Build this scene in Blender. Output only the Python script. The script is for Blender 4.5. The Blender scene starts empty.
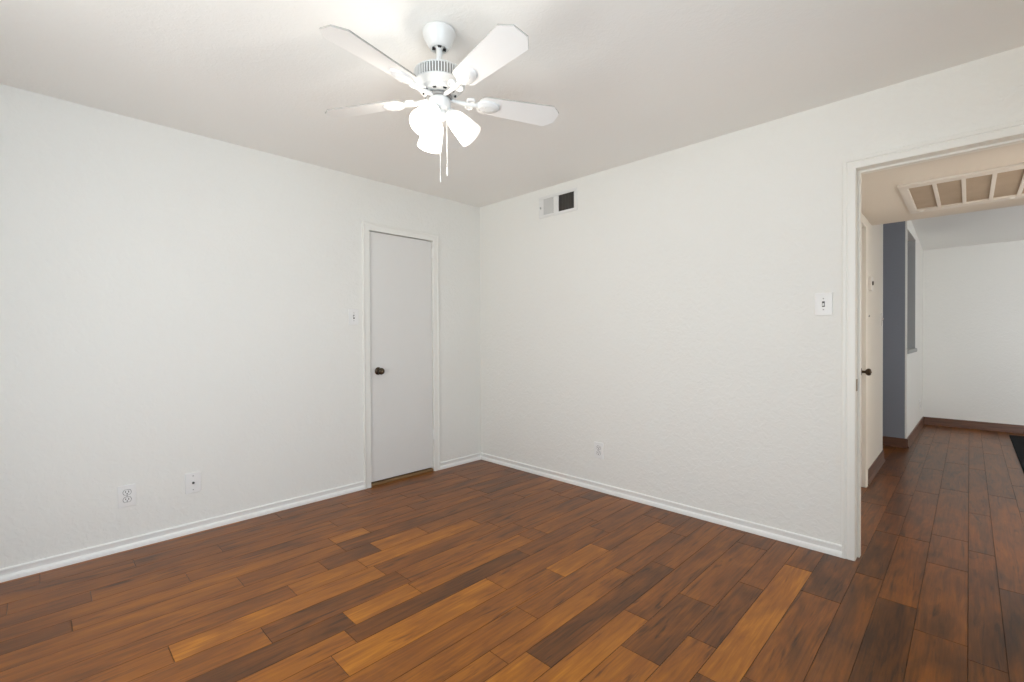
import bpy, bmesh, math, random
from mathutils import Vector, Matrix

# ---------------------------------------------------------------- camera, world, large lights, exposure
SC = bpy.context.scene
COL = SC.collection
R = math.radians

FPX, PY = 465.531, 340.560
YAW, PITCH, ROLL = 0.776744547, -0.00900861, -0.005020747
CAM = Vector((3.38860, -3.00987, 1.19071))

fwd = Vector((-math.sin(YAW) * math.cos(PITCH), math.cos(YAW) * math.cos(PITCH), math.sin(PITCH)))
rgt = Vector((math.cos(YAW), math.sin(YAW), 0))
upv = rgt.cross(fwd)
c_, s_ = math.cos(ROLL), math.sin(ROLL)
r2 = c_ * rgt + s_ * upv
u2 = -s_ * rgt + c_ * upv
cam_data = bpy.data.cameras.new('camera')
cam_data.sensor_width = 36.0
cam_data.lens = FPX * 36.0 / 1024
cam_data.shift_y = (PY - 341.0) / 1024
cam_data.clip_start = 0.05
cam = bpy.data.objects.new('camera', cam_data)
COL.objects.link(cam)
M = Matrix((r2, u2, -fwd)).transposed().to_4x4()
M.translation = CAM
cam.matrix_world = M
SC.camera = cam

world = bpy.data.worlds.new('sky')
SC.world = world
world.use_nodes = True
wn = world.node_tree.nodes
wn['Background'].inputs[0].default_value = (0.62, 0.78, 1.0, 1)
wn['Background'].inputs[1].default_value = 1.0


def area(name, loc, rot, sx, sy, power, color):
    d = bpy.data.lights.new(name, 'AREA')
    d.shape = 'RECTANGLE'
    d.size, d.size_y, d.energy, d.color = sx, sy, power, color
    o = bpy.data.objects.new(name, d)
    o.location, o.rotation_euler = loc, rot
    COL.objects.link(o)
    return o


# daylight: outside the bedroom window behind the camera, outside the window of the far room
area('daylight_bedroom_back', (2.15, -4.05, 1.20), (R(90), 0, 0), 1.9, 1.85, 41, (1.0, 0.99, 0.955))
area('daylight_bedroom_side', (4.45, -2.75, 1.10), (R(90), 0, R(90)), 1.4, 1.8, 54, (0.60, 0.81, 1.0))
# up-light added for the ceiling, coming in through the same two windows
area('ceiling_fill_back', (2.3, -7.2, .02), (R(150), 0, 0), 5.0, 4.0, 205, (1.0, 0.98, 0.89))
area('ceiling_fill_side', (7.0, -2.75, .02), (R(150), 0, R(90)), 5.0, 3.0, 60, (0.97, 0.98, 1.0))
area('daylight_far_room', (5.55, 1.45, 1.35), (R(90), 0, 0), 1.8, 1.5, 92, (0.92, 0.96, 1.0))

# warm fill light added for the hall, set in an added side room
area('hall_fill_light', (4.62, .95, 1.0), (R(90), 0, R(90)), 1.0, 1.7, 15, (1.0, 0.90, 0.79))

SC.view_settings.view_transform = 'Standard'
SC.view_settings.look = 'None'
SC.view_settings.exposure = 0.03
SC.view_settings.gamma = 1.0
SC.view_settings.use_curve_mapping = False
SC.cycles.use_denoising = True
SC.cycles.max_bounces = 10
SC.cycles.diffuse_bounces = 7
SC.cycles.sample_clamp_indirect = 6.0
SC.cycles.caustics_reflective = False
SC.cycles.caustics_refractive = False


# ---------------------------------------------------------------- materials
def new_mat(name):
    m = bpy.data.materials.new(name)
    m.use_nodes = True
    nt = m.node_tree
    return m, nt, nt.nodes['Principled BSDF'], nt.nodes['Material Output']


def plain(name, col, rough=0.5, metal=0.0, spec=0.5, noise=0.0, emit=None, estr=0):
    m, nt, b, out = new_mat(name)
    b.inputs['Base Color'].default_value = (*col, 1)
    b.inputs['Roughness'].default_value = rough
    b.inputs['Metallic'].default_value = metal
    b.inputs['Specular IOR Level'].default_value = spec
    if noise:
        tc = nt.nodes.new('ShaderNodeTexCoord')
        n = nt.nodes.new('ShaderNodeTexNoise')
        n.inputs['Scale'].default_value = 9
        n.inputs['Detail'].default_value = 4
        mx = nt.nodes.new('ShaderNodeMix')
        mx.data_type = 'RGBA'
        mx.inputs[6].default_value = (*[c * (1 - noise) for c in col], 1)
        mx.inputs[7].default_value = (*[min(1, c * (1 + noise)) for c in col], 1)
        nt.links.new(tc.outputs['Object'], n.inputs['Vector'])
        nt.links.new(n.outputs['Fac'], mx.inputs[0])
        nt.links.new(mx.outputs[2], b.inputs['Base Color'])
    if emit:
        b.inputs['Emission Color'].default_value = (*emit, 1)
        b.inputs['Emission Strength'].default_value = estr
    return m


def plaster(name, col, scale=30, strength=0.28, dist=0.004, rough=0.75):
    """painted wall with a hand-trowelled orange-peel texture"""
    m, nt, b, out = new_mat(name)
    L = nt.links.new
    b.inputs['Roughness'].default_value = rough
    b.inputs['Specular IOR Level'].default_value = 0.3
    tc = nt.nodes.new('ShaderNodeTexCoord')
    n1 = nt.nodes.new('ShaderNodeTexNoise')
    n1.inputs['Scale'].default_value = scale
    n1.inputs['Detail'].default_value = 3
    n1.inputs['Distortion'].default_value = 0.9
    n2 = nt.nodes.new('ShaderNodeTexNoise')
    n2.inputs['Scale'].default_value = scale * 3.1
    n2.inputs['Detail'].default_value = 2
    rp = nt.nodes.new('ShaderNodeValToRGB')
    rp.color_ramp.elements[0].position = 0.42
    rp.color_ramp.elements[1].position = 0.66
    add = nt.nodes.new('ShaderNodeMath')
    add.operation = 'MULTIPLY_ADD'
    add.inputs[1].default_value = 0.35
    bp = nt.nodes.new('ShaderNodeBump')
    bp.inputs['Strength'].default_value = strength
    bp.inputs['Distance'].default_value = dist
    L(tc.outputs['Object'], n1.inputs['Vector'])
    L(tc.outputs['Object'], n2.inputs['Vector'])
    L(n1.outputs['Fac'], rp.inputs['Fac'])
    L(n2.outputs['Fac'], add.inputs[0])
    L(rp.outputs['Color'], add.inputs[2])
    L(add.outputs[0], bp.inputs['Height'])
    L(bp.outputs['Normal'], b.inputs['Normal'])
    n3 = nt.nodes.new('ShaderNodeTexNoise')
    n3.inputs['Scale'].default_value = 1.3
    mx = nt.nodes.new('ShaderNodeMix')
    mx.data_type = 'RGBA'
    mx.inputs[6].default_value = (*[c * 0.985 for c in col], 1)
    mx.inputs[7].default_value = (*[min(1, c * 1.015) for c in col], 1)
    L(tc.outputs['Object'], n3.inputs['Vector'])
    L(n3.outputs['Fac'], mx.inputs[0])
    L(mx.outputs[2], b.inputs['Base Color'])
    return m


def wood_floor(name):
    m, nt, b, out = new_mat(name)
    L = nt.links.new
    at = nt.nodes.new('ShaderNodeAttribute')
    at.attribute_name = 'plank'
    sep = nt.nodes.new('ShaderNodeSeparateColor')
    L(at.outputs['Color'], sep.inputs[0])
    tc = nt.nodes.new('ShaderNodeTexCoord')
    # shift the grain per plank
    cmb = nt.nodes.new('ShaderNodeCombineXYZ')
    for k, i in ((1, 0), (2, 1)):
        mu = nt.nodes.new('ShaderNodeMath')
        mu.operation = 'MULTIPLY'
        mu.inputs[1].default_value = 37.0
        L(sep.outputs[k], mu.inputs[0])
        L(mu.outputs[0], cmb.inputs[i])
    ad = nt.nodes.new('ShaderNodeVectorMath')
    L(tc.outputs['Object'], ad.inputs[0])
    L(cmb.outputs[0], ad.inputs[1])

    def noise(sx, sy, detail, dist=0.0, rough=0.55):
        mp = nt.nodes.new('ShaderNodeMapping')
        mp.inputs['Scale'].default_value = (sx, sy, 1)
        n = nt.nodes.new('ShaderNodeTexNoise')
        n.inputs['Scale'].default_value = 1
        n.inputs['Detail'].default_value = detail
        n.inputs['Distortion'].default_value = dist
        n.inputs['Roughness'].default_value = rough
        L(ad.outputs[0], mp.inputs[0])
        L(mp.outputs[0], n.inputs['Vector'])
        return n.outputs['Fac']

    def math2(op, a, bb, c=None):
        n = nt.nodes.new('ShaderNodeMath')
        n.operation = op
        for i, v in enumerate((a, bb, c)):
            if v is None:
                continue
            if isinstance(v, (int, float)):
                n.inputs[i].default_value = v
            else:
                L(v, n.inputs[i])
        return n.outputs[0]

    blotch = noise(8, 2.4, 5, .8)
    figure = noise(30, 2.3, 6, 1.6)
    grain = noise(150, 5, 4, 0.3)
    t = math2('MULTIPLY_ADD', math2('SUBTRACT', blotch, 0.5), 0.95, math2('MULTIPLY_ADD', sep.outputs[0], 0.68, 0.17))
    t = math2('MULTIPLY_ADD', math2('SUBTRACT', figure, 0.5), 0.75, t)
    t = math2('MULTIPLY_ADD', math2('SUBTRACT', grain, 0.5), 0.38, t)
    streak = noise(17, 1.5, 4, 2.4)
    sm = nt.nodes.new('ShaderNodeMapRange')
    sm.interpolation_type = 'SMOOTHSTEP'
    sm.inputs['From Min'].default_value = 0.56
    sm.inputs['From Max'].default_value = 0.76
    L(streak, sm.inputs['Value'])
    t = math2('MULTIPLY_ADD', sm.outputs[0], -0.42, math2('ADD', t, 0.03))
    rp = nt.nodes.new('ShaderNodeValToRGB')
    cr = rp.color_ramp
    cr.elements[0].position = 0.0
    cr.elements[0].color = (0.052, 0.0200, 0.0070, 1)
    cr.elements[1].position = 1.0
    cr.elements[1].color = (0.480, 0.178, 0.0155, 1)
    for pos, col in ((0.3, (0.138, 0.0480, 0.0110, 1)), (0.55, (0.236, 0.0775, 0.0125, 1)), (0.8, (0.345, 0.1180, 0.0125, 1))):
        e = cr.elements.new(pos)
        e.color = col
    L(t, rp.inputs['Fac'])
    L(rp.outputs['Color'], b.inputs['Base Color'])
    b.inputs['Specular IOR Level'].default_value = 0.28
    rg = nt.nodes.new('ShaderNodeMapRange')
    rg.inputs['To Min'].default_value = 0.285
    rg.inputs['To Max'].default_value = 0.33
    L(grain, rg.inputs['Value'])
    L(rg.outputs[0], b.inputs['Roughness'])
    scrape = noise(16, 2.0, 2, 0.6)
    hh = scrape
    bp = nt.nodes.new('ShaderNodeBump')
    bp.inputs['Strength'].default_value = 0.07
    bp.inputs['Distance'].default_value = 0.003
    L(hh, bp.inputs['Height'])
    L(bp.outputs['Normal'], b.inputs['Normal'])
    return m


def grained(name, c0, c1, rough=0.4, sx=3, sy=60):
    m, nt, b, out = new_mat(name)
    L = nt.links.new
    tc = nt.nodes.new('ShaderNodeTexCoord')
    mp = nt.nodes.new('ShaderNodeMapping')
    mp.inputs['Scale'].default_value = (sx, sx, sy)
    n = nt.nodes.new('ShaderNodeTexNoise')
    n.inputs['Scale'].default_value = 1
    n.inputs['Detail'].default_value = 5
    rp = nt.nodes.new('ShaderNodeValToRGB')
    rp.color_ramp.elements[0].position = 0.3
    rp.color_ramp.elements[1].position = 0.7
    rp.color_ramp.elements[0].color = (*c0, 1)
    rp.color_ramp.elements[1].color = (*c1, 1)
    L(tc.outputs['Object'], mp.inputs[0])
    L(mp.outputs[0], n.inputs['Vector'])
    L(n.outputs['Fac'], rp.inputs['Fac'])
    L(rp.outputs['Color'], b.inputs['Base Color'])
    b.inputs['Roughness'].default_value = rough
    return m


def shade_glass(name, strength):
    m, nt, b, out = new_mat(name)
    L = nt.links.new
    nt.nodes.remove(b)
    df = nt.nodes.new('ShaderNodeBsdfDiffuse')
    df.inputs[0].default_value = (0.86, 0.86, 0.84, 1)
    tr = nt.nodes.new('ShaderNodeBsdfTranslucent')
    tr.inputs[0].default_value = (0.86, 0.85, 0.82, 1)
    gl = nt.nodes.new('ShaderNodeBsdfGlossy')
    gl.inputs['Roughness'].default_value = 0.25
    m1 = nt.nodes.new('ShaderNodeMixShader')
    m1.inputs[0].default_value = 0.45
    L(df.outputs[0], m1.inputs[1])
    L(tr.outputs[0], m1.inputs[2])
    m2 = nt.nodes.new('ShaderNodeMixShader')
    m2.inputs[0].default_value = 0.05
    L(m1.outputs[0], m2.inputs[1])
    L(gl.outputs[0], m2.inputs[2])
    em = nt.nodes.new('ShaderNodeEmission')
    em.inputs[0].default_value = (1.0, 0.93, 0.83, 1)
    em.inputs[1].default_value = strength
    a = nt.nodes.new('ShaderNodeAddShader')
    L(m2.outputs[0], a.inputs[0])
    L(em.outputs[0], a.inputs[1])
    tp = nt.nodes.new('ShaderNodeBsdfTransparent')
    m3 = nt.nodes.new('ShaderNodeMixShader')
    m3.inputs[0].default_value = 0.5
    L(a.outputs[0], m3.inputs[1])
    L(tp.outputs[0], m3.inputs[2])
    L(m3.outputs[0], out.inputs['Surface'])
    return m


def pane_glass(name):
    m, nt, b, out = new_mat(name)
    L = nt.links.new
    nt.nodes.remove(b)
    t = nt.nodes.new('ShaderNodeBsdfTransparent')
    g = nt.nodes.new('ShaderNodeBsdfGlossy')
    g.inputs['Roughness'].default_value = 0.02
    x = nt.nodes.new('ShaderNodeMixShader')
    x.inputs[0].default_value = 0.06
    L(t.outputs[0], x.inputs[1])
    L(g.outputs[0], x.inputs[2])
    L(x.outputs[0], out.inputs['Surface'])
    return m


WALL = plaster('wall_paint', (0.834, 0.821, 0.778))
CEIL = plaster('ceiling_paint', (0.905, 0.892, 0.860), scale=45, strength=0.16, dist=0.003)
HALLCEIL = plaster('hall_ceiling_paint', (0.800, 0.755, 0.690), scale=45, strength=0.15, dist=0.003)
GREYL = plaster('light_grey_paint', (0.40, 0.40, 0.385), scale=45, strength=0.12, dist=0.003)
GREY = plaster('grey_paint', (0.26, 0.278, 0.32), scale=45, strength=0.15, dist=0.003)
TRIM = plain('trim_enamel', (0.89, 0.88, 0.85), 0.35, noise=0.015)
CASEM = plain('cream_casing_enamel', (0.84, 0.825, 0.775), 0.35, noise=0.015)
DOOR = plain('door_enamel', (0.775, 0.758, 0.728), 0.45, noise=0.012)
FLOOR = wood_floor('plank_wood')
SUB = plain('subfloor', (0.02, 0.012, 0.008), 0.9)
BASEW = grained('dark_base_wood', (0.078, 0.030, 0.015), (0.160, 0.066, 0.033), 0.38, 4, 70)
THRESH = grained('threshold_wood', (0.17, 0.095, 0.040), (0.30, 0.18, 0.08), 0.5, 4, 60)
BRONZE = plain('antique_bronze', (0.085, 0.062, 0.042), 0.28, metal=0.9)
BRASS = plain('dull_brass', (0.30, 0.22, 0.14), 0.4, metal=0.8)
FANW = plain('white_fan_enamel', (0.72, 0.715, 0.70), 0.3, noise=0.01)
BLADEW = plain('white_blade_laminate', (0.83, 0.825, 0.81), 0.45, noise=0.012)
SHADOWGAP = plain('black_gap', (0.02, 0.02, 0.02), 0.8)
BLADE_EDGE = plain('grey_blade_edge', (0.36, 0.34, 0.31), 0.7)  # edge faces of the blades, greyer and darker than the flat faces
CHAINM = plain('white_chain', (0.78, 0.77, 0.75), 0.35, metal=0.2)
PLATE = plain('white_plate_plastic', (0.84, 0.83, 0.81), 0.35, noise=0.01)
SLOT = plain('dark_slot', (0.06, 0.055, 0.05), 0.6)
SCREW = plain('grey_screw', (0.45, 0.44, 0.42), 0.35, metal=0.6)
LOUVER = plain('shaded_louver', (0.60, 0.59, 0.565), 0.5)  # darker than the frame: shade on the turned blades put into colour
GAP = plain('grey_gap', (0.22, 0.215, 0.205), 0.7)
VENTW = plain('white_vent_metal', (0.78, 0.77, 0.745), 0.4, noise=0.015)
DUCT = plain('duct_inside', (0.055, 0.05, 0.043), 0.7)
GRILLEW = plain('cream_grille_metal', (0.80, 0.765, 0.715), 0.4, noise=0.015)
RUGM = plain('black_rug_pile', (0.012, 0.013, 0.014), 0.95, spec=0.1, noise=0.4)
PANE = pane_glass('window_pane')


def filter_mat():
    m, nt, b, out = new_mat('dusty_filter_fins')
    L = nt.links.new
    tc = nt.nodes.new('ShaderNodeTexCoord')
    w = nt.nodes.new('ShaderNodeTexWave')
    w.bands_direction = 'Y'
    w.inputs['Scale'].default_value = 14
    n = nt.nodes.new('ShaderNodeTexNoise')
    n.inputs['Scale'].default_value = 7
    mx = nt.nodes.new('ShaderNodeMix')
    mx.data_type = 'RGBA'
    mx.inputs[6].default_value = (0.40, 0.325, 0.245, 1)
    mx.inputs[7].default_value = (0.50, 0.41, 0.315, 1)
    L(tc.outputs['Object'], w.inputs['Vector'])
    L(tc.outputs['Object'], n.inputs['Vector'])
    L(n.outputs['Fac'], mx.inputs[0])
    L(mx.outputs[2], b.inputs['Base Color'])
    bp = nt.nodes.new('ShaderNodeBump')
    bp.inputs['Strength'].default_value = 0.5
    bp.inputs['Distance'].default_value = 0.004
    L(w.outputs['Fac'], bp.inputs['Height'])
    L(bp.outputs['Normal'], b.inputs['Normal'])
    b.inputs['Roughness'].default_value = 0.7
    return m


FILTER = filter_mat()


# ---------------------------------------------------------------- mesh helpers
class MB:
    def __init__(self):
        self.bm = bmesh.new()

    def box(self, x0, x1, y0, y1, z0, z1, bevel=0.0, seg=2):
        r = bmesh.ops.create_cube(self.bm, size=1)
        vs = r['verts']
        for v in vs:
            v.co = Vector((x0 + (v.co.x + .5) * (x1 - x0), y0 + (v.co.y + .5) * (y1 - y0), z0 + (v.co.z + .5) * (z1 - z0)))
        if bevel:
            es = list({e for v in vs for e in v.link_edges})
            bmesh.ops.bevel(self.bm, geom=es, offset=bevel, segments=seg, affect='EDGES', profile=0.6)
        return self

    def face(self, pts):
        vs = [self.bm.verts.new(p) for p in pts]
        return self.bm.faces.new(vs)

    def lathe(self, prof, n=32, mat=None, cap0=False, cap1=False):
        mat = mat or Matrix()
        rings = []
        for r, z in prof:
            if r < 1e-6:
                rings.append([self.bm.verts.new(mat @ Vector((0, 0, z)))])
            else:
                rings.append([self.bm.verts.new(mat @ Vector((r * math.cos(2 * math.pi * i / n), r * math.sin(2 * math.pi * i / n), z))) for i in range(n)])
        for a, b in zip(rings, rings[1:]):
            for i in range(n):
                j = (i + 1) % n
                if len(a) == 1:
                    self.bm.faces.new((a[0], b[i], b[j]))
                elif len(b) == 1:
                    self.bm.faces.new((a[i], a[j], b[0]))
                else:
                    self.bm.faces.new((a[i], a[j], b[j], b[i]))
        if cap0 and len(rings[0]) > 1:
            self.bm.faces.new(rings[0])
        if cap1 and len(rings[-1]) > 1:
            self.bm.faces.new(rings[-1])
        return self

    def tube(self, pts, rad, n=10):
        pts = [Vector(p) for p in pts]
        rad = rad if isinstance(rad, (list, tuple)) else [rad] * len(pts)
        rings = []
        for i, p in enumerate(pts):
            d = (pts[min(i + 1, len(pts) - 1)] - pts[max(i - 1, 0)]).normalized()
            a = d.orthogonal().normalized() if i == 0 else (pa - d * pa.dot(d)).normalized()
            pa = a
            bb = d.cross(a)
            rings.append([self.bm.verts.new(p + rad[i] * (a * math.cos(2 * math.pi * k / n) + bb * math.sin(2 * math.pi * k / n))) for k in range(n)])
        for a, b in zip(rings, rings[1:]):
            for i in range(n):
                j = (i + 1) % n
                self.bm.faces.new((a[i], a[j], b[j], b[i]))
        self.bm.faces.new(rings[0])
        self.bm.faces.new(rings[-1])
        return self

    def prism(self, outline, z0, z1, mat=None):
        mat = mat or Matrix()
        a = [self.bm.verts.new(mat @ Vector((x, y, z0))) for x, y in outline]
        b = [self.bm.verts.new(mat @ Vector((x, y, z1))) for x, y in outline]
        n = len(a)
        self.bm.faces.new(a[::-1])
        self.bm.faces.new(b)
        for i in range(n):
            self.bm.faces.new((a[i], a[(i + 1) % n], b[(i + 1) % n], b[i]))
        return self

    def loft(self, loops, caps=True):
        rings = [[self.bm.verts.new(p) for p in lp] for lp in loops]
        n = len(rings[0])
        for a, b in zip(rings, rings[1:]):
            for i in range(n):
                self.bm.faces.new((a[i], a[(i + 1) % n], b[(i + 1) % n], b[i]))
        if caps:
            self.bm.faces.new(rings[0])
            self.bm.faces.new(rings[-1])
        return self

    def build(self, name, mat, parent=None, smooth=None, loc=None):
        bmesh.ops.recalc_face_normals(self.bm, faces=self.bm.faces)
        me = bpy.data.meshes.new(name)
        self.bm.to_mesh(me)
        self.bm.free()
        me.materials.append(mat)
        o = bpy.data.objects.new(name, me)
        COL.objects.link(o)
        if parent:
            o.parent = parent
        if loc:
            o.location = loc
        if smooth:
            for p in me.polygons:
                p.use_smooth = True
            me.set_sharp_from_angle(angle=R(smooth))
        return o


def struct(o):
    o['kind'] = 'structure'
    return o


def thing(name, label, cat, loc, rz=0, group=None):
    o = bpy.data.objects.new(name, None)
    o.empty_display_size = 0.1
    COL.objects.link(o)
    o.location = loc
    o.rotation_euler = (0, 0, rz)
    o['label'] = label
    o['category'] = cat
    if group:
        o['group'] = group
    return o


def slab(axis, p0, p1, u0, u1, z0, z1, holes=()):
    """wall slab between planes p0,p1 on axis; u along the wall; rectangular holes (u0,u1,z0,z1)"""
    mb = MB()
    us = sorted({u0, u1, *[h[0] for h in holes], *[h[1] for h in holes]})
    zs = sorted({z0, z1, *[h[2] for h in holes], *[h[3] for h in holes]})

    def P(u, d, z):
        return (d, u, z) if axis == 'x' else (u, d, z)

    def solid(i, j):
        if not (0 <= i < len(us) - 1 and 0 <= j < len(zs) - 1):
            return False
        um, zm = (us[i] + us[i + 1]) / 2, (zs[j] + zs[j + 1]) / 2
        return not any(h[0] < um < h[1] and h[2] < zm < h[3] for h in holes)

    for i in range(len(us) - 1):
        for j in range(len(zs) - 1):
            if not solid(i, j):
                continue
            a, b, c, d = us[i], us[i + 1], zs[j], zs[j + 1]
            for p in (p0, p1):
                mb.face([P(a, p, c), P(b, p, c), P(b, p, d), P(a, p, d)])
            if not solid(i - 1, j):
                mb.face([P(a, p0, c), P(a, p1, c), P(a, p1, d), P(a, p0, d)])
            if not solid(i + 1, j):
                mb.face([P(b, p0, c), P(b, p1, c), P(b, p1, d), P(b, p0, d)])
            if not solid(i, j - 1):
                mb.face([P(a, p0, c), P(b, p0, c), P(b, p1, c), P(a, p1, c)])
            if not solid(i, j + 1):
                mb.face([P(a, p0, d), P(b, p0, d), P(b, p1, d), P(a, p1, d)])
    bmesh.ops.remove_doubles(mb.bm, verts=mb.bm.verts, dist=1e-5)
    return mb


def casing_mb(axis, w0, w1, zt, plane, sgn, prof):
    """moulded casing, mitred, round three sides of an opening w0..w1 x 0..zt"""
    loops = []
    for k in range(4):
        lp = []
        for u, d in prof:
            w = w0 - u if k < 2 else w1 + u
            z = 0.0 if k in (0, 3) else zt + u
            q = plane + sgn * d
            lp.append((q, w, z) if axis == 'x' else (w, q, z))
        loops.append(lp)
    return MB().loft(loops)


CASING = [(0, 0), (0, .011), (.003, .0135), (.030, .0150), (.034, .0125), (.038, .0125), (.041, .0165), (.050, .0185), (.056, .0175), (.058, .014), (.058, 0)]
FLATCASE = [(0, 0), (0, .011), (.002, .013), (.040, .0135), (.044, .0175), (.054, .0195), (.058, .017), (.058, 0)]
BASE = [(0, 0), (.0165, 0), (.0165, .012), (.0145, .021), (.0105, .028), (.0070, .030), (.0070, .050), (.0095, .054), (.0085, .060), (.004, .063), (0, .063)]
DBASE = [(0, 0), (.020, 0), (.019, .012), (.014, .019), (.012, .022), (.012, .085), (.009, .095), (0, .098)]


def base_mb(axis, plane, sgn, u0, u1, prof):
    loops = []
    for u in (u0, u1):
        loops.append([((plane + sgn * d, u, z) if axis == 'x' else (u, plane + sgn * d, z)) for d, z in prof])
    return MB().loft(loops)


# ---------------------------------------------------------------- floor of planks
H = 2.44
rnd = random.Random(11)
seams_known = [.04, .175, .3, .43, .555, .68, .79, .92, 1.055, 1.18, 1.312, 1.455, 1.58, 1.69, 1.84, 1.967, 2.095, 2.197, 2.32, 2.435, 2.595, 2.706, 2.83, 2.985, 3.095, 3.23, 3.387, 3.49, 3.63]
rows = {
    3.49: ([.132, 1.91, 3.6], [.20, .34, .36, .36]),
    3.387: ([-.637, .57, 1.33, 2.768, 3.9], [.42, .36, .36, .38, .34, .36]),
    3.23: ([.237, .712, 1.87, 2.9], [.50, .24, .36, .30, .36]),
    3.095: ([-.35, .55, 1.66, 2.51, 3.9], [.10, .22, .26, .32, .36, .34]),
    2.985: ([-.15, .55, .95, 1.5, 2.7], [.27, .12, .24, .10, .24, .3]),
    2.83: ([-.53, .25, 1.1], [.48, .27, .24, .16]),
    2.706: ([-1.39, -.30, .8], [.15, .92, .38, .2]),
    2.595: ([-1.213], [.62, .24]),
    2.435: ([-1.45, -.945, -.2], [.58, .19, .42, .25]),
    2.32: ([-1.235, -.05], [.72, .40, .25]),
    2.197: ([-1.73, -.75], [.88, .10, .36]),
    2.095: ([-.945], [.58, .22]),
    1.967: ([-1.545, -.25], [.60, .52, .35]),
    1.84: ([-1.197, -.80, -.2], [.55, .92, .40, .30]),
    1.69: ([-1.477, -.6], [.86, .46, .34]),
    1.58: ([-2.15, -1.15, -.5], [.66, .12, .34, .40]),
    1.455: ([-2.1, -1.77, -1.0, -.87], [.10, .95, .72, .4, .62]),
    1.312: ([-2.382, -1.75, -.9], [.62, .30, .52, .36]),
    1.18: ([-1.8, -1.0], [.82, .50, .46]),
    1.055: ([-2.185, -1.83, -1.05], [.46, .70, .80, .42]),
    .92: ([-1.98, -1.68, -1.36, -.5], [.56, .20, .82, .40, .62]),
    .79: ([-2.33, -1.82, -.7], [.58, .52, .34, .42]),
    .68: ([-2.924, -1.82, -1.6], [.36, .58, .82, .42]),
    .555: ([-2.5, -1.2], [.55, .46, .42]),
    .43: ([-2.85, -1.7], [.42, .50, .44]),
    .3: ([-3.118, -2.30, -1.1], [.38, .45, .42, .4]),
    .175: ([-2.665, -1.5], [.46, .40, .44]),
    .04: ([-3.016, -1.9], [.42, .40, .38]),
}
xs = [s for s in seams_known]
while xs[0] > -.95:
    xs.insert(0, xs[0] - rnd.choice((.102, .127, .152)))
while xs[-1] < 7.1:
    xs.append(xs[-1] + rnd.choice((.102, .127, .152)))
Y0, Y1 = -3.95, 5.30
fm = MB()
lay = fm.bm.loops.layers.float_color.new('plank')


def plank(x0, x1, y0, y1, tone):
    g, b, dz = 0.0004, 0.0016, 0.0014
    a = [fm.bm.verts.new((x, y, -dz)) for x, y in ((x0 + g, y0 + g), (x1 - g, y0 + g), (x1 - g, y1 - g), (x0 + g, y1 - g))]
    t = [fm.bm.verts.new((x, y, 0)) for x, y in ((x0 + b, y0 + b), (x1 - b, y0 + b), (x1 - b, y1 - b), (x0 + b, y1 - b))]
    col = (tone, rnd.random(), rnd.random(), 1)
    dk = (tone * 0.4 - .10, col[1], col[2], 1)
    f = fm.bm.faces.new(t)
    for lp in f.loops:
        lp[lay] = col
    for i in range(4):
        f = fm.bm.faces.new((a[i], a[(i + 1) % 4], t[(i + 1) % 4], t[i]))
        for lp in f.loops:
            lp[lay] = dk


for x0, x1 in zip(xs, xs[1:]):
    if x0 in rows:
        js, tones = rows[x0]
        js, tones = list(js), list(tones)
    else:
        js, tones = [rnd.uniform(-2, 1)], [rnd.uniform(.2, .55), rnd.uniform(.2, .5)]
    while js[0] - Y0 > 1.5:
        js.insert(0, js[0] - rnd.uniform(.75, 1.3))
        tones.insert(0, rnd.uniform(.3, .75))
    while Y1 - js[-1] > 1.4:
        js.append(js[-1] + rnd.uniform(.45, 1.25))
        tones.append(rnd.uniform(.2, .42))
    if x0 > 2.8:  # doorway and hall rows toned down: shade there goes into the plank colour
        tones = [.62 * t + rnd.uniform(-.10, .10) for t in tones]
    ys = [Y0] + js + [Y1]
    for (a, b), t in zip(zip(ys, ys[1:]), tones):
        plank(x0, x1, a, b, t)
floor = struct(fm.build('floor', FLOOR))
sub = MB().box(-1.0, 7.2, Y0, Y1, -.12, -.0016)
struct(sub.build('floor_base', SUB))

# ---------------------------------------------------------------- room shell
XR = 4.15                    # bedroom right wall (outside the frame)
YB = -3.75                   # bedroom back wall (behind the camera)
DY0, DY1 = -1.172, -.560     # closet door opening
OX0, OX1 = 2.963, 3.725      # doorway to the hall
WT = .12

struct(slab('x', -WT, 0, YB - WT, WT, 0, H, [(DY0 - .02, DY1 + .02, 0, 2.055)]).build('wall_left', WALL))
struct(slab('y', 0, WT, 0, XR + WT, 0, H, [(OX0 - .02, OX1 + .02, 0, 2.078)]).build('wall_right', WALL))
struct(slab('y', YB - WT, YB, 0, XR + WT, 0, H, [(1.25, 3.05, .32, 2.10)]).build('wall_back', WALL))
struct(slab('x', XR, XR + WT, YB, 0, 0, H, [(-3.40, -2.10, .32, 2.05)]).build('wall_side', WALL))
struct(MB().box(-1.0, XR + WT, YB - WT, WT, H, H + .12).build('ceiling', CEIL))
# closet behind the closed door
cl = MB()
cl.box(-.85, -.80, -1.6, -.2, 0, H)
cl.box(-.80, -WT, -1.6, -1.55, 0, H)
cl.box(-.80, -WT, -.25, -.2, 0, H)
struct(cl.build('wall_closet', WALL))

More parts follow.
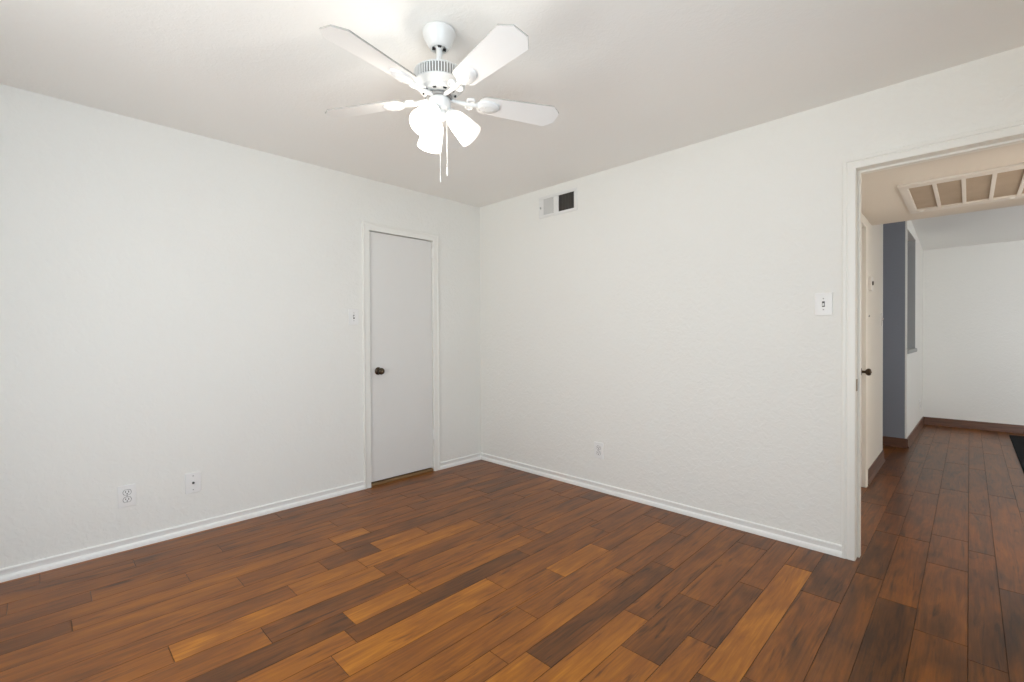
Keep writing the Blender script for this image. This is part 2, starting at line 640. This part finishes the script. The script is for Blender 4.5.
# hall and far room
HX = 2.805
HZ = 2.10
struct(slab('x', HX - WT, HX, WT, 2.58, 0, 2.75, [(.70, 1.508, 0, 2.045)]).build('wall_hall_left', WALL))
struct(slab('x', XR, XR + WT, WT, 1.88, 0, 2.75, [(.45, 1.45, 0, 2.03)]).build('wall_hall_right', WALL))  # opening added to let the hall fill light in
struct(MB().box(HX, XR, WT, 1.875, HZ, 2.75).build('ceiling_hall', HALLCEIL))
struct(slab('y', 2.46, 2.58, 1.5, HX - WT, 0, 2.75).build('wall_side_passage', WALL))
struct(slab('x', 1.38, 1.5, 2.46, 5.34, 0, 2.75).build('wall_passage_end', WALL))
struct(slab('y', 3.356, 3.48, 1.5, 2.906, 0, 2.75).build('wall_grey', GREY))


def lean(mb):
    """this wall is not quite square to the house"""
    for v in mb.bm.verts:
        v.co.x += .0145 * (v.co.y - 3.36) - .010
    return mb


struct(lean(slab('x', 2.81, 2.93, 3.360, 5.22, 0, 2.75, [(3.40, 4.245, 1.0, 2.300)])).build('wall_pass_through', WALL))
struct(slab('y', 5.22, 5.34, 1.5, 7.0, 0, 2.75).build('wall_far', WALL))
struct(slab('x', 7.0, 7.12, 1.76, 5.34, 0, 2.75).build('wall_far_right', WALL))
struct(slab('y', 1.76, 1.88, XR + WT, 7.0, 0, 2.75, [(4.65, 6.45, .6, 2.05)]).build('wall_far_near', WALL))
zc = lambda y: 2.305 + .098 * (5.22 - y)
struct(MB().loft([[(1.38, 1.875, zc(1.875)), (1.38, 5.34, zc(5.34)), (1.38, 5.34, 3.0), (1.38, 1.875, 3.0)],
                  [(7.12, 1.875, zc(1.875)), (7.12, 5.34, zc(5.34)), (7.12, 5.34, 3.0), (7.12, 1.875, 3.0)]]).build('ceiling_far_room', CEIL))
# side room added to house the hall fill light, outside the frame
struct(MB().box(XR + WT, 4.75, .30, .36, 0, 2.3).build('wall_added_room', WALL))
struct(MB().box(XR + WT, 4.75, 1.54, 1.60, 0, 2.3).build('wall_added_room_far', WALL))
struct(MB().box(4.70, 4.75, .36, 1.54, 0, 2.3).build('wall_added_room_end', WALL))
struct(MB().box(XR + WT, 4.75, .30, 1.60, 2.3, 2.36).build('ceiling_added_room', WALL))
# grey lining of the pass-through and its rounded sill
pl = MB()
pl.box(2.812, 2.928, 4.237, 4.245, 1.03, 2.300)
struct(lean(pl).build('trim_pass_through_lining', GREYL))
struct(lean(MB().box(2.80, 2.948, 3.40, 4.245, .985, 1.030, .012, 3)).build('trim_sill', GREYL, smooth=40))

# ---------------------------------------------------------------- windows out of the frame (they let the daylight in)


def window(name, axis, plane, u0, u1, z0, z1, depth):
    def B(mb, a, b, c, d, o0, o1, bev=.003):
        if axis == 'y':
            mb.box(a, b, plane + o0, plane + o1, c, d, bev)
        else:
            mb.box(plane + o0, plane + o1, a, b, c, d, bev)
    fr = MB()
    t = .045
    o0, o1 = depth
    B(fr, u0, u0 + t, z0, z1, o0, o1)
    B(fr, u1 - t, u1, z0, z1, o0, o1)
    B(fr, u0 + t, u1 - t, z0, z0 + t, o0, o1)
    B(fr, u0 + t, u1 - t, z1 - t, z1, o0, o1)
    zm = (z0 + z1) / 2
    B(fr, u0 + t, u1 - t, zm - .02, zm + .02, o0, o1)
    f = struct(fr.build(name, TRIM))
    pm = MB()
    om = (o0 + o1) / 2
    B(pm, u0 + t, u1 - t, z0 + t, zm - .02, om - .002, om + .002, 0)
    B(pm, u0 + t, u1 - t, zm + .02, z1 - t, om - .002, om + .002, 0)
    pm.build('pane', PANE, f)
    return f


window('window_1', 'y', YB, 1.25, 3.05, .32, 2.10, (-.09, -.04))
window('window_2', 'y', 1.88, 4.65, 6.45, .6, 2.05, (-.09, -.04))
window('window_3', 'x', XR, -3.40, -2.10, .32, 2.05, (.04, .09))

# ---------------------------------------------------------------- trim
struct(base_mb('x', 0, 1, YB, DY0 - .058, BASE).build('baseboard_left', TRIM, smooth=50))
struct(base_mb('x', 0, 1, DY1 + .058, 0, BASE).build('baseboard_left_corner', TRIM, smooth=50))
struct(base_mb('y', 0, -1, 0, OX0 - .058, BASE).build('baseboard_right', TRIM, smooth=50))
struct(base_mb('y', YB, 1, 0, XR, BASE).build('baseboard_back', TRIM, smooth=50))
struct(base_mb('x', XR, -1, YB, 0, BASE).build('baseboard_side', TRIM, smooth=50))
struct(base_mb('x', HX, 1, 1.566, 2.58, DBASE).build('baseboard_hall', BASEW, smooth=50))
struct(base_mb('y', 3.356, -1, 1.5, 2.920, DBASE).build('baseboard_grey_wall', BASEW, smooth=50))
struct(lean(base_mb('x', 2.93, 1, 3.352, 5.22, DBASE)).build('baseboard_pass_through', BASEW, smooth=50))
struct(base_mb('y', 5.22, -1, 2.93, 7.0, DBASE).build('baseboard_far', BASEW, smooth=50))

# closet door: casing, jamb, slab, knob, hinges
struct(casing_mb('x', DY0, DY1, 2.036, 0, 1, FLATCASE).build('trim_1', CASEM, smooth=35))
jm = MB()
jm.box(-WT, .0005, DY0 - .0195, DY0, 0, 2.0545)
jm.box(-WT, .0005, DY1, DY1 + .0195, 0, 2.0545)
jm.box(-WT, .0005, DY0, DY1, 2.036, 2.0545)
jm.box(-WT, -.050, DY0, DY0 + .012, 0, 2.036)
jm.box(-WT, -.050, DY1 - .012, DY1, 0, 2.036)
jm.box(-WT, -.050, DY0 + .012, DY1 - .012, 2.024, 2.036)
struct(jm.build('trim_2', CASEM))
struct(MB().box(-WT - .02, -.003, DY0, DY1, 0, .021, .004).build('trim_threshold', THRESH, smooth=40))
d1 = struct(MB().box(-.047, -.012, DY0 + .004, DY1 - .003, .032, 2.031, .0015).build('door_1', DOOR))


def knob_parts(parent, base, mat):
    """round door knob on a rosette, axis along +x, base on the door face"""
    m = Matrix.Translation(Vector(base)) @ Matrix.Rotation(R(90), 4, 'Y')
    k = MB().lathe([(0, -.001), (.030, -.001), (.031, .003), (.027, .007), (.016, .009), (.0105, .012), (.0095, .026), (.013, .032), (.022, .037), (.0265, .044), (.0275, .052), (.0250, .060), (.0180, .065), (.010, .0662), (0, .0664)], 28, m)
    o = k.build('door_knob', mat, parent, smooth=50)
    b = MB().lathe([(0, .0655), (.0062, .0655), (.0062, .0690), (.005, .0698), (0, .0698)], 16, m)
    b.build('knob_button', BRASS, o, smooth=50)
    return o


kb = knob_parts(d1, (-.0125, -1.092, .917), BRONZE)
kb['label'] = 'dark bronze knob'
MB().box(-.030, -.0118, DY0 - .0008, DY0 + .0046, .885, .945, .0005).build('latch_plate', BRASS, d1)
for z in (1.93, .325):
    hg = MB().lathe([(0, -.046), (.004, -.0455), (.0055, -.042), (.0055, .042), (.004, .0455), (0, .046)], 14, Matrix.Translation((.0035, DY1 - .0005, z)))
    hg.box(-.011, .0005, DY1 - .0027, DY1 + .001, z - .040, z + .040)
    hg.build('hinge', TRIM, d1, smooth=40)

# doorway to the hall: casing, jamb, stop, strike plate
struct(casing_mb('y', OX0, OX1, 2.058, 0, -1, CASING).build('trim_3', CASEM, smooth=30))
struct(casing_mb('y', OX0, OX1, 2.058, WT, 1, [(0, 0), (0, .010), (.003, .0125), (.030, .0135), (.036, .0125), (.0405, .011), (.0405, 0)]).build('trim_4', CASEM, smooth=30))
jb = MB()
jb.box(OX0 - .0195, OX0, -.0005, WT + .0005, 0, 2.0775)
jb.box(OX1, OX1 + .0195, -.0005, WT + .0005, 0, 2.0775)
jb.box(OX0, OX1, -.0005, WT + .0005, 2.058, 2.0775)
jb.box(OX0, OX0 + .011, .048, .090, 0, 2.058, .0015)
jb.box(OX1 - .011, OX1, .048, .090, 0, 2.058, .0015)
jb.box(OX0 + .011, OX1 - .011, .048, .090, 2.047, 2.058, .0015)
jamb = struct(jb.build('trim_5', CASEM))
sp = MB()
sp.box(OX0 - .0005, OX0 + .0018, .006, .042, .893, .955, .0005)
sp.build('strike_plate', BRASS, jamb)

# hall door, seen edge-on past the jamb
struct(casing_mb('x', .72, 1.488, 2.025, HX, 1, [(0, 0), (0, .011), (.003, .013), (.040, .0145), (.050, .0185), (.058, .016), (.058, 0)]).build('trim_6', CASEM, smooth=35))
jh = MB()
jh.box(HX - WT, HX + .0005, .7005, .72, 0, 2.0445)
jh.box(HX - WT, HX + .0005, 1.488, 1.5075, 0, 2.0445)
jh.box(HX - WT, HX + .0005, .72, 1.488, 2.025, 2.0445)
struct(jh.build('trim_7', CASEM))
d2 = struct(MB().box(HX - .050, HX - .014, .724, 1.484, .012, 2.021, .0015).build('door_2', DOOR))
k2 = knob_parts(d2, (HX - .0145, 1.425, .905), BRONZE)
k2['label'] = 'dark bronze knob'


# ---------------------------------------------------------------- ceiling fan
FC = Vector((1.84, -1.85, H))
fan = thing('ceiling_fan', 'white five-blade ceiling fan with three frosted lights hanging from the bedroom ceiling', 'ceiling fan', FC)
Z = lambda z: z - H
cp = MB().lathe([(.0, 0), (.058, 0), (.058, -.005), (.0655, -.005), (.067, -.009), (.067, -.015), (.0655, -.024), (.058, -.040), (.049, -.056), (.043, -.068), (.038, -.074), (.031, -.076), (.028, -.073), (.024, -.060), (0, -.058)], 40)
canopy = cp.build('canopy', FANW, fan, smooth=45)
for k in range(4):
    gp = MB()
    a = R(45 + 90 * k + 12)
    m = Matrix.Rotation(a, 4, 'Z')
    gp.prism([(.0150, -.006), (.0275, -.008), (.0275, .008), (.0150, .006)], -.0768, -.0735, m)
    gp.build('canopy_slot', SHADOWGAP, canopy)
MB().lathe([(0, -.045), (.020, -.050), (.024, -.060), (.020, -.071), (.0135, -.076), (.0125, -.080), (.0125, Z(2.285)), (.020, Z(2.283)), (.024, Z(2.272)), (0, Z(2.272))], 24).build('downrod', FANW, fan, smooth=50)
mo = MB().lathe([(0, Z(2.284)), (.030, Z(2.284)), (.070, Z(2.280)), (.092, Z(2.272)), (.101, Z(2.266)), (.1015, Z(2.262)), (.0985, Z(2.260)), (.0985, Z(2.222)), (.1035, Z(2.220)), (.1035, Z(2.215)), (.098, Z(2.209)), (.090, Z(2.205)), (.086, Z(2.199)), (.080, Z(2.196)), (.078, Z(2.188)), (.070, Z(2.181)), (.058, Z(2.179)), (0, Z(2.179))], 56)
motor = mo.build('motor_housing', FANW, fan, smooth=40)
MB().lathe([(.0984, Z(2.2608)), (.0992, Z(2.2608)), (.0992, Z(2.2212)), (.0984, Z(2.2212))], 56).build('rib_gap_shade', plain('vent_recess_shade', (0.17, 0.155, 0.135), 0.7), motor, smooth=40)  # backing coloured dark for the shade between the ribs
rb = MB()
for k in range(56):
    m = Matrix.Rotation(2 * math.pi * k / 56, 4, 'Z')
    lo = [(.0985, -.0027), (.1040, -.0027), (.1040, .0027), (.0985, .0027)]
    rb.prism(lo, Z(2.2605), Z(2.2215), m)
rb.build('vent_rib_ring', FANW, motor)
for k in range(10):
    vs = MB()
    m = Matrix.Rotation(2 * math.pi * (k + .5) / 10, 4, 'Z')
    vs.prism([(.0600, -.006), (.0680, -.007), (.0680, .007), (.0600, .006)], Z(2.1815), Z(2.1775), m)
    vs.build('motor_slot', SHADOWGAP, motor)
fw = MB().lathe([(0, Z(2.180)), (.040, Z(2.180)), (.040, Z(2.172)), (.051, Z(2.171)), (.052, Z(2.166)), (.050, Z(2.162)), (0, Z(2.162))], 40)
fw.build('flywheel', plain('grey_flywheel', (0.26, 0.25, 0.235), 0.5), fan, smooth=40)
sh = MB().lathe([(0, Z(2.164)), (.036, Z(2.164)), (.043, Z(2.160)), (.0465, Z(2.152)), (.0465, Z(2.122)), (.044, Z(2.114)), (.037, Z(2.109)), (0, Z(2.109))], 40)
sh.build('switch_housing', FANW, fan, smooth=40)
ft = MB().lathe([(0, Z(2.111)), (.030, Z(2.111)), (.032, Z(2.100)), (.030, Z(2.088)), (.022, Z(2.078)), (.012, Z(2.072)), (.010, Z(2.064)), (.006, Z(2.060)), (0, Z(2.059))], 32)
fitter = ft.build('light_fitter', FANW, fan, smooth=40)

PIT = R(-12.0)
PHI = -7.4
RB, HWB, CH, HE = .527, .0675, .040, .030


def blade_outline():
    pts = []
    r0, hw0 = .158, .050
    for k in range(9):          # rounded root
        a = R(90 + 180 * k / 8)
        pts.append((r0 + .030 + .030 * math.cos(a), hw0 * math.sin(a)))
    pts += [(RB - CH, -HWB), (RB, -HE), (RB, HE), (RB - CH, HWB)]
    return pts


for k in range(5):
    ang = R(PHI - 72 * k)
    Mb = Matrix.Rotation(ang, 4, 'Z') @ Matrix.Translation((0, 0, Z(2.166))) @ Matrix.Rotation(PIT, 4, 'X')
    b = MB().prism(blade_outline(), 0, .006)
    bmesh.ops.bevel(b.bm, geom=[e for e in b.bm.edges if abs(e.verts[0].co.z - e.verts[1].co.z) < 1e-6], offset=.0014, segments=2, affect='EDGES')
    bo = b.build('blade', BLADEW, fan, smooth=35)
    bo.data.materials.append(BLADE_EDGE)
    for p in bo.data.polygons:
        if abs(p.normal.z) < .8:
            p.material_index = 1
    bo.matrix_local = Mb
    # blade iron: arm, ring and raised oval boss under the blade
    bk = MB()
    bk.tube([(.045, 0, -.0005), (.075, 0, -.004), (.105, 0, -.007), (.135, 0, -.006), (.165, 0, -.003)], [.009, .0085, .009, .010, .010], 10)
    n = 28
    loops = []
    for sc, dz in ((1.0, 0.0005), (1.0, -.005), (.94, -.0095), (.84, -.0105), (.74, -.0145), (.66, -.0160), (.30, -.0185), (.05, -.0190)):
        loops.append([(.205 + .052 * sc * math.cos(2 * math.pi * i / n), .033 * sc * math.sin(2 * math.pi * i / n), dz) for i in range(n)])
    bk.loft(loops)
    for sy in (-1, 1):
        loops = []
        for sc, dz in ((1.0, 0.0), (1.0, -.006), (.85, -.009), (.6, -.009), (.45, -.005), (.2, -.004)):
            loops.append([(.128 + .020 * sc * math.cos(2 * math.pi * i / n), sy * .017 + .017 * sc * math.sin(2 * math.pi * i / n), dz + .0005) for i in range(n)])
        bk.loft(loops)
    br = bk.build('blade_bracket', FANW, bo, smooth=45)
    for x, y in ((.190, .012), (.190, -.012), (.226, 0)):
        sm = MB().lathe([(0, -.0195), (.003, -.0192), (.0042, -.0180), (.0042, -.010)], 12, Matrix.Translation((x, y, 0)))
        sm.build('bracket_screw', FANW, br, smooth=45)

SHADE_ON = shade_glass('frosted_glass_lit', 2.4)
SHADE_DIM = shade_glass('frosted_glass_dim', 0.5)
BULB = plain('lit_bulb', (1, 1, 1), 0.5, emit=(1.0, 0.93, 0.83), estr=3.5)
BULB_DIM = plain('dim_bulb', (0.9, 0.9, 0.88), 0.5, emit=(1.0, 0.93, 0.83), estr=1.2)
for k, az in enumerate((44.5, 44.5 - 112, 44.5 + 119)):
    dim = k == 0
    m = Matrix.Rotation(R(az), 4, 'Z') @ Matrix.Translation((.040, 0, Z(2.106))) @ Matrix.Rotation(R(180 - 43), 4, 'Y')
    # local +z runs from neck to mouth
    arm = MB().tube([m.inverted() @ Matrix.Rotation(R(az), 4, 'Z') @ Vector(p) for p in ((.018, 0, Z(2.098)), (.032, 0, Z(2.106)))] + [(0, 0, .002), (0, 0, .014)], [.009, .010, .013, .0195], 16)
    arm.lathe([(0, -.003), (.020, -.003), (.0245, .002), (.0255, .014), (.0235, .016), (0, .016)], 24)
    ao = arm.build('lamp_holder', FANW, fan, smooth=45)
    ao.matrix_local = m
    t = .0025
    pr = [(.0225, .010), (.0265, .016), (.0330, .024), (.0385, .036), (.0425, .054), (.0462, .080), (.0492, .106), (.0520, .126), (.0528, .131)]
    inner = [(r - t, z) for r, z in reversed(pr)]
    s = MB().lathe(pr + [(.0525, .1325)] + inner, 40)
    so = s.build('lamp_shade', SHADE_DIM if dim else SHADE_ON, fan, smooth=50)
    so.matrix_local = m
    so['label'] = 'frosted white glass shade'
    bu = MB().lathe([(0, .012), (.012, .014), (.013, .030), (.020, .046), (.0245, .062), (.022, .078), (.013, .088), (0, .091)], 20)
    bu.build('bulb', BULB_DIM if dim else BULB, so, smooth=60)

fl = bpy.data.lights.new('fan_lamp_light', 'POINT')
fl.energy, fl.color, fl.shadow_soft_size = 2.7, (1.0, 0.95, 0.88), .035
flo = bpy.data.objects.new('fan_lamp_light', fl)
flo.location = FC + Vector((-.040, -.036, Z(1.958)))
COL.objects.link(flo)

rt = Vector((math.cos(R(44.5)), math.sin(R(44.5)), 0))
tw = Vector((rt.y, -rt.x, 0))
for lat, to, zb, kn in ((.007, .034, 1.810, .0022), (.034, .030, 1.838, .0034)):
    p = rt * lat + tw * to
    ch = MB().tube([p + Vector((0, 0, Z(2.118))), p + Vector((0, 0, Z(zb + .03)))], .0013, 8)
    z = 2.112
    while z > zb + .03:
        bmesh.ops.create_icosphere(ch.bm, subdivisions=1, radius=.0021, matrix=Matrix.Translation(p + Vector((0, 0, Z(z)))))
        z -= .0065
    co = ch.build('pull_chain', CHAINM, fan, smooth=60)
    MB().lathe([(0, Z(zb + .034)), (.0018, Z(zb + .032)), (kn, Z(zb + .022)), (kn * 1.1, Z(zb + .008)), (kn * .7, Z(zb + .001)), (0, Z(zb))], 12, Matrix.Translation(p)).build('pull_knob', CHAINM, co, smooth=60)


# ---------------------------------------------------------------- wall plates (local x along the wall, y out of the wall, z up)
def disc(mb, x, z, r, y0, y1, n=16, sx=1.0):
    m = Matrix.Translation((x, y0, z)) @ Matrix.Rotation(R(-90), 4, 'X') @ Matrix.Scale(sx, 4, (1, 0, 0))
    mb.lathe([(0, 0), (r, 0), (r, (y1 - y0) * .8), (r * .8, y1 - y0), (0, y1 - y0)], n, m)
    return mb


def plate(parent, w=.080, h=.122):
    mb = MB().box(-w / 2, w / 2, -.0004, .0080, -h / 2, h / 2, .0026, 3)
    return mb.build('wall_plate', PLATE, parent, smooth=40)


def screws(parent, zs):
    for z in zs:
        disc(MB(), 0, z, .0038, .0068, .0086).build('screw', SCREW, parent, smooth=40)


def outlet(loc, rz, label, group=None):
    t = thing('wall_outlet', label, 'outlet', loc, rz, group)
    plate(t)
    for z in (.0205, -.0205):
        pts = []
        for i in range(24):
            a = 2 * math.pi * i / 24
            pts.append((.0172 * math.cos(a), max(-.0138, min(.0138, .0172 * math.sin(a)))))
        m = Matrix.Translation((0, 0, z)) @ Matrix.Rotation(R(90), 4, 'X') @ Matrix.Scale(-1, 4, (0, 0, 1))
        rc = MB().prism(pts, .0070, .0096, m).build('receptacle', PLATE, t)
        for x, w, hh in ((-.0065, .0036, .0100), (.0065, .0034, .0085)):
            MB().box(x - w / 2, x + w / 2, .0090, .0099, z + .0035 - hh / 2, z + .0035 + hh / 2).build('slot', SLOT, rc)
        disc(MB(), 0, z - .0078, .0032, .0090, .0099).build('slot', SLOT, rc)
        rim = MB()
        ring_o = [(x * 1.13, y * 1.13) for x, y in pts]
        rim.prism(ring_o, .0070, .0084, m).build('receptacle_gap', GAP, rc)
    screws(t, (0,))
    return t


def switch(loc, rz, label, down=False, w=.080):
    t = thing('light_switch', label, 'light switch', loc, rz)
    plate(t, w)
    MB().box(-.0066, .0066, .0068, .0082, -.0150, .0150, .0004).build('toggle_slot', SLOT, t)
    tg = MB().loft([[(-.0042, .007, -.007), (.0042, .007, -.007), (.0042, .007, .007), (-.0042, .007, .007)],
                    [(-.0036, .017, .003), (.0036, .017, .003), (.0036, .0185, .010), (-.0036, .0185, .010)]])
    if down:
        for v in tg.bm.verts:
            v.co.z = -v.co.z
    tg.build('toggle', PLATE, t)
    screws(t, (.030, -.030))
    return t


outlet((0, -2.668, .303), R(-90), 'white duplex outlet low on the left wall, left of the cable jack plate')
jk = thing('cable_jack_plate', 'white plate with one round cable jack low on the left wall', 'wall jack', (0, -2.355, .306), R(-90))
plate(jk)
disc(MB(), 0, 0, .0085, .0070, .0100, 6).build('jack_nut', SCREW, jk)
disc(MB(), 0, 0, .0056, .0095, .0180, 16).build('jack_barrel', SLOT, jk, smooth=40)
screws(jk, (.042, -.042))
switch((0, -1.305, 1.347), R(-90), 'white toggle switch on the left wall beside the closed closet door')
switch((2.820, 0, 1.358), R(180), 'white toggle switch on the right wall beside the hall doorway', down=True, w=.082)
outlet((1.362, 0, .313), R(180), 'white duplex outlet low on the bare wall below the vent')
tb = thing('wall_control', 'small white box with a dark dial high on the hall wall beside the hall door', 'wall control', (HX, 1.715, 1.600), R(-90))
MB().box(-.050, .050, -.0004, .024, -.056, .056, .004, 3).build('control_body', PLATE, tb, smooth=40)
disc(MB(), .008, .004, .017, .0235, .032, 20).build('control_dial', SLOT, tb, smooth=40)
b = thing('wall_button', 'small round grey button on the hall wall below the dial box', 'button', (HX, 1.675, 1.340), R(-90))
disc(MB(), 0, 0, .011, -.0004, .006, 20).build('button_base', PLATE, b, smooth=40)
disc(MB(), 0, 0, .008, .0055, .012, 20).build('button_cap', SCREW, b, smooth=40)
switch((HX, 2.47, 1.330), R(-90), 'white toggle switch at the end of the hall wall beside the grey wall', w=.075)
outlet((2.9395, 4.74, .31), R(-90), 'small white outlet low on the far white wall below the pass-through')

# ---------------------------------------------------------------- two-way register on the right wall
vt = thing('wall_vent', 'white two-way air register high on the right wall near the corner', 'vent', (.966, 0, 2.280), R(180))
# local x runs towards -world x here
VW, VH = .400, .180
fr = MB()
bw = .032
for a in ((-VW / 2, VW / 2, VH / 2 - bw * .75, VH / 2), (-VW / 2, VW / 2, -VH / 2, -VH / 2 + bw * .75),
          (-VW / 2, -VW / 2 + bw * .9, -VH / 2 + bw * .75, VH / 2 - bw * .75), (VW / 2 - .054, VW / 2, -VH / 2 + bw * .75, VH / 2 - bw * .75),
          (-.013, .040, -VH / 2 + bw * .75, VH / 2 - bw * .75)):
    fr.box(a[0], a[1], -.0004, .0085, a[2], a[3], .0025, 2)
fr.build('vent_frame', VENTW, vt, smooth=40)
MB().box(-VW / 2 + .02, VW / 2 - .02, -.0004, .0006, -VH / 2 + .015, VH / 2 - .015).build('duct_opening', DUCT, vt)
zi = VH / 2 - bw * .75
# half on the side of the corner (local +x): blades turned so their faces show
for i in range(7):
    x = .046 + .0138 * i
    MB().loft([[(x, .001, -zi), (x + .0012, .001, -zi), (x + .0172, .0078, -zi), (x + .0160, .0078, -zi)],
               [(x, .001, zi), (x + .0012, .001, zi), (x + .0172, .0078, zi), (x + .0160, .0078, zi)]]).build('louver', LOUVER, vt)
# other half: blades turned edge-on, their shade painted in the dark duct colour
for i in range(5):
    x = -.020 - .030 * i
    MB().loft([[(x, .0008, -zi), (x - .001, .0008, -zi), (x - .0075, .0050, -zi), (x - .0065, .0050, -zi)],
               [(x, .0008, zi), (x - .001, .0008, zi), (x - .0075, .0050, zi), (x - .0065, .0050, zi)]]).build('louver', DUCT, vt)
lv = MB()
lv.box(.172, .179, .006, .018, -.012, .004, .001)
lv.build('damper_lever', SCREW, vt)

# ---------------------------------------------------------------- return-air grille in the hall ceiling
GX0, GX1, GY0, GY1 = 3.072, 3.92, .670, 1.555
gr = thing('return_air_grille', 'cream return-air grille with brown filter panels in the low hall ceiling', 'vent', ((GX0 + GX1) / 2, (GY0 + GY1) / 2, HZ))
hx, hy = (GX1 - GX0) / 2, (GY1 - GY0) / 2
gf = MB()
fwid = .044
gf.box(-hx, hx, -hy, -hy + fwid * 1.9, -.013, .0004, .003)
gf.box(-hx, hx, hy - fwid * 2.2, hy, -.013, .0004, .003)
gf.box(-hx, -hx + fwid, -hy + fwid * 1.9, hy - fwid * 2.2, -.013, .0004, .003)
gf.box(hx - fwid, hx, -hy + fwid * 1.9, hy - fwid * 2.2, -.013, .0004, .003)
gf.build('grille_frame', GRILLEW, gr, smooth=40)
MB().box(-hx + .02, hx - .02, -hy + .05, hy - .05, -.0022, .0004).build('filter_panel', FILTER, gr)
x = 3.235
while x < GX1 - .06:
    MB().box(x - .0095 - (GX0 + GX1) / 2, x + .0095 - (GX0 + GX1) / 2, -hy + .06, hy - .06, -.012, -.001, .0015).build('grille_bar', GRILLEW, gr)
    x += .1265
for x in (3.139, 3.587, 3.86):
    disc_mb = MB().lathe([(0, -.0185), (.010, -.018), (.014, -.014), (.014, -.0125), (0, -.0125)], 16, Matrix.Translation((x - (GX0 + GX1) / 2, 1.492 - (GY0 + GY1) / 2, 0)))
    disc_mb.build('latch', TRIM, gr, smooth=50)

# ---------------------------------------------------------------- black rug in the far room
rg = MB().box(3.722, 5.6, 2.05, 4.93, .0, .012, .004, 2).build('area_rug', RUGM)
rg['label'] = 'black flat area rug on the wood floor of the far room'
rg['category'] = 'rug'
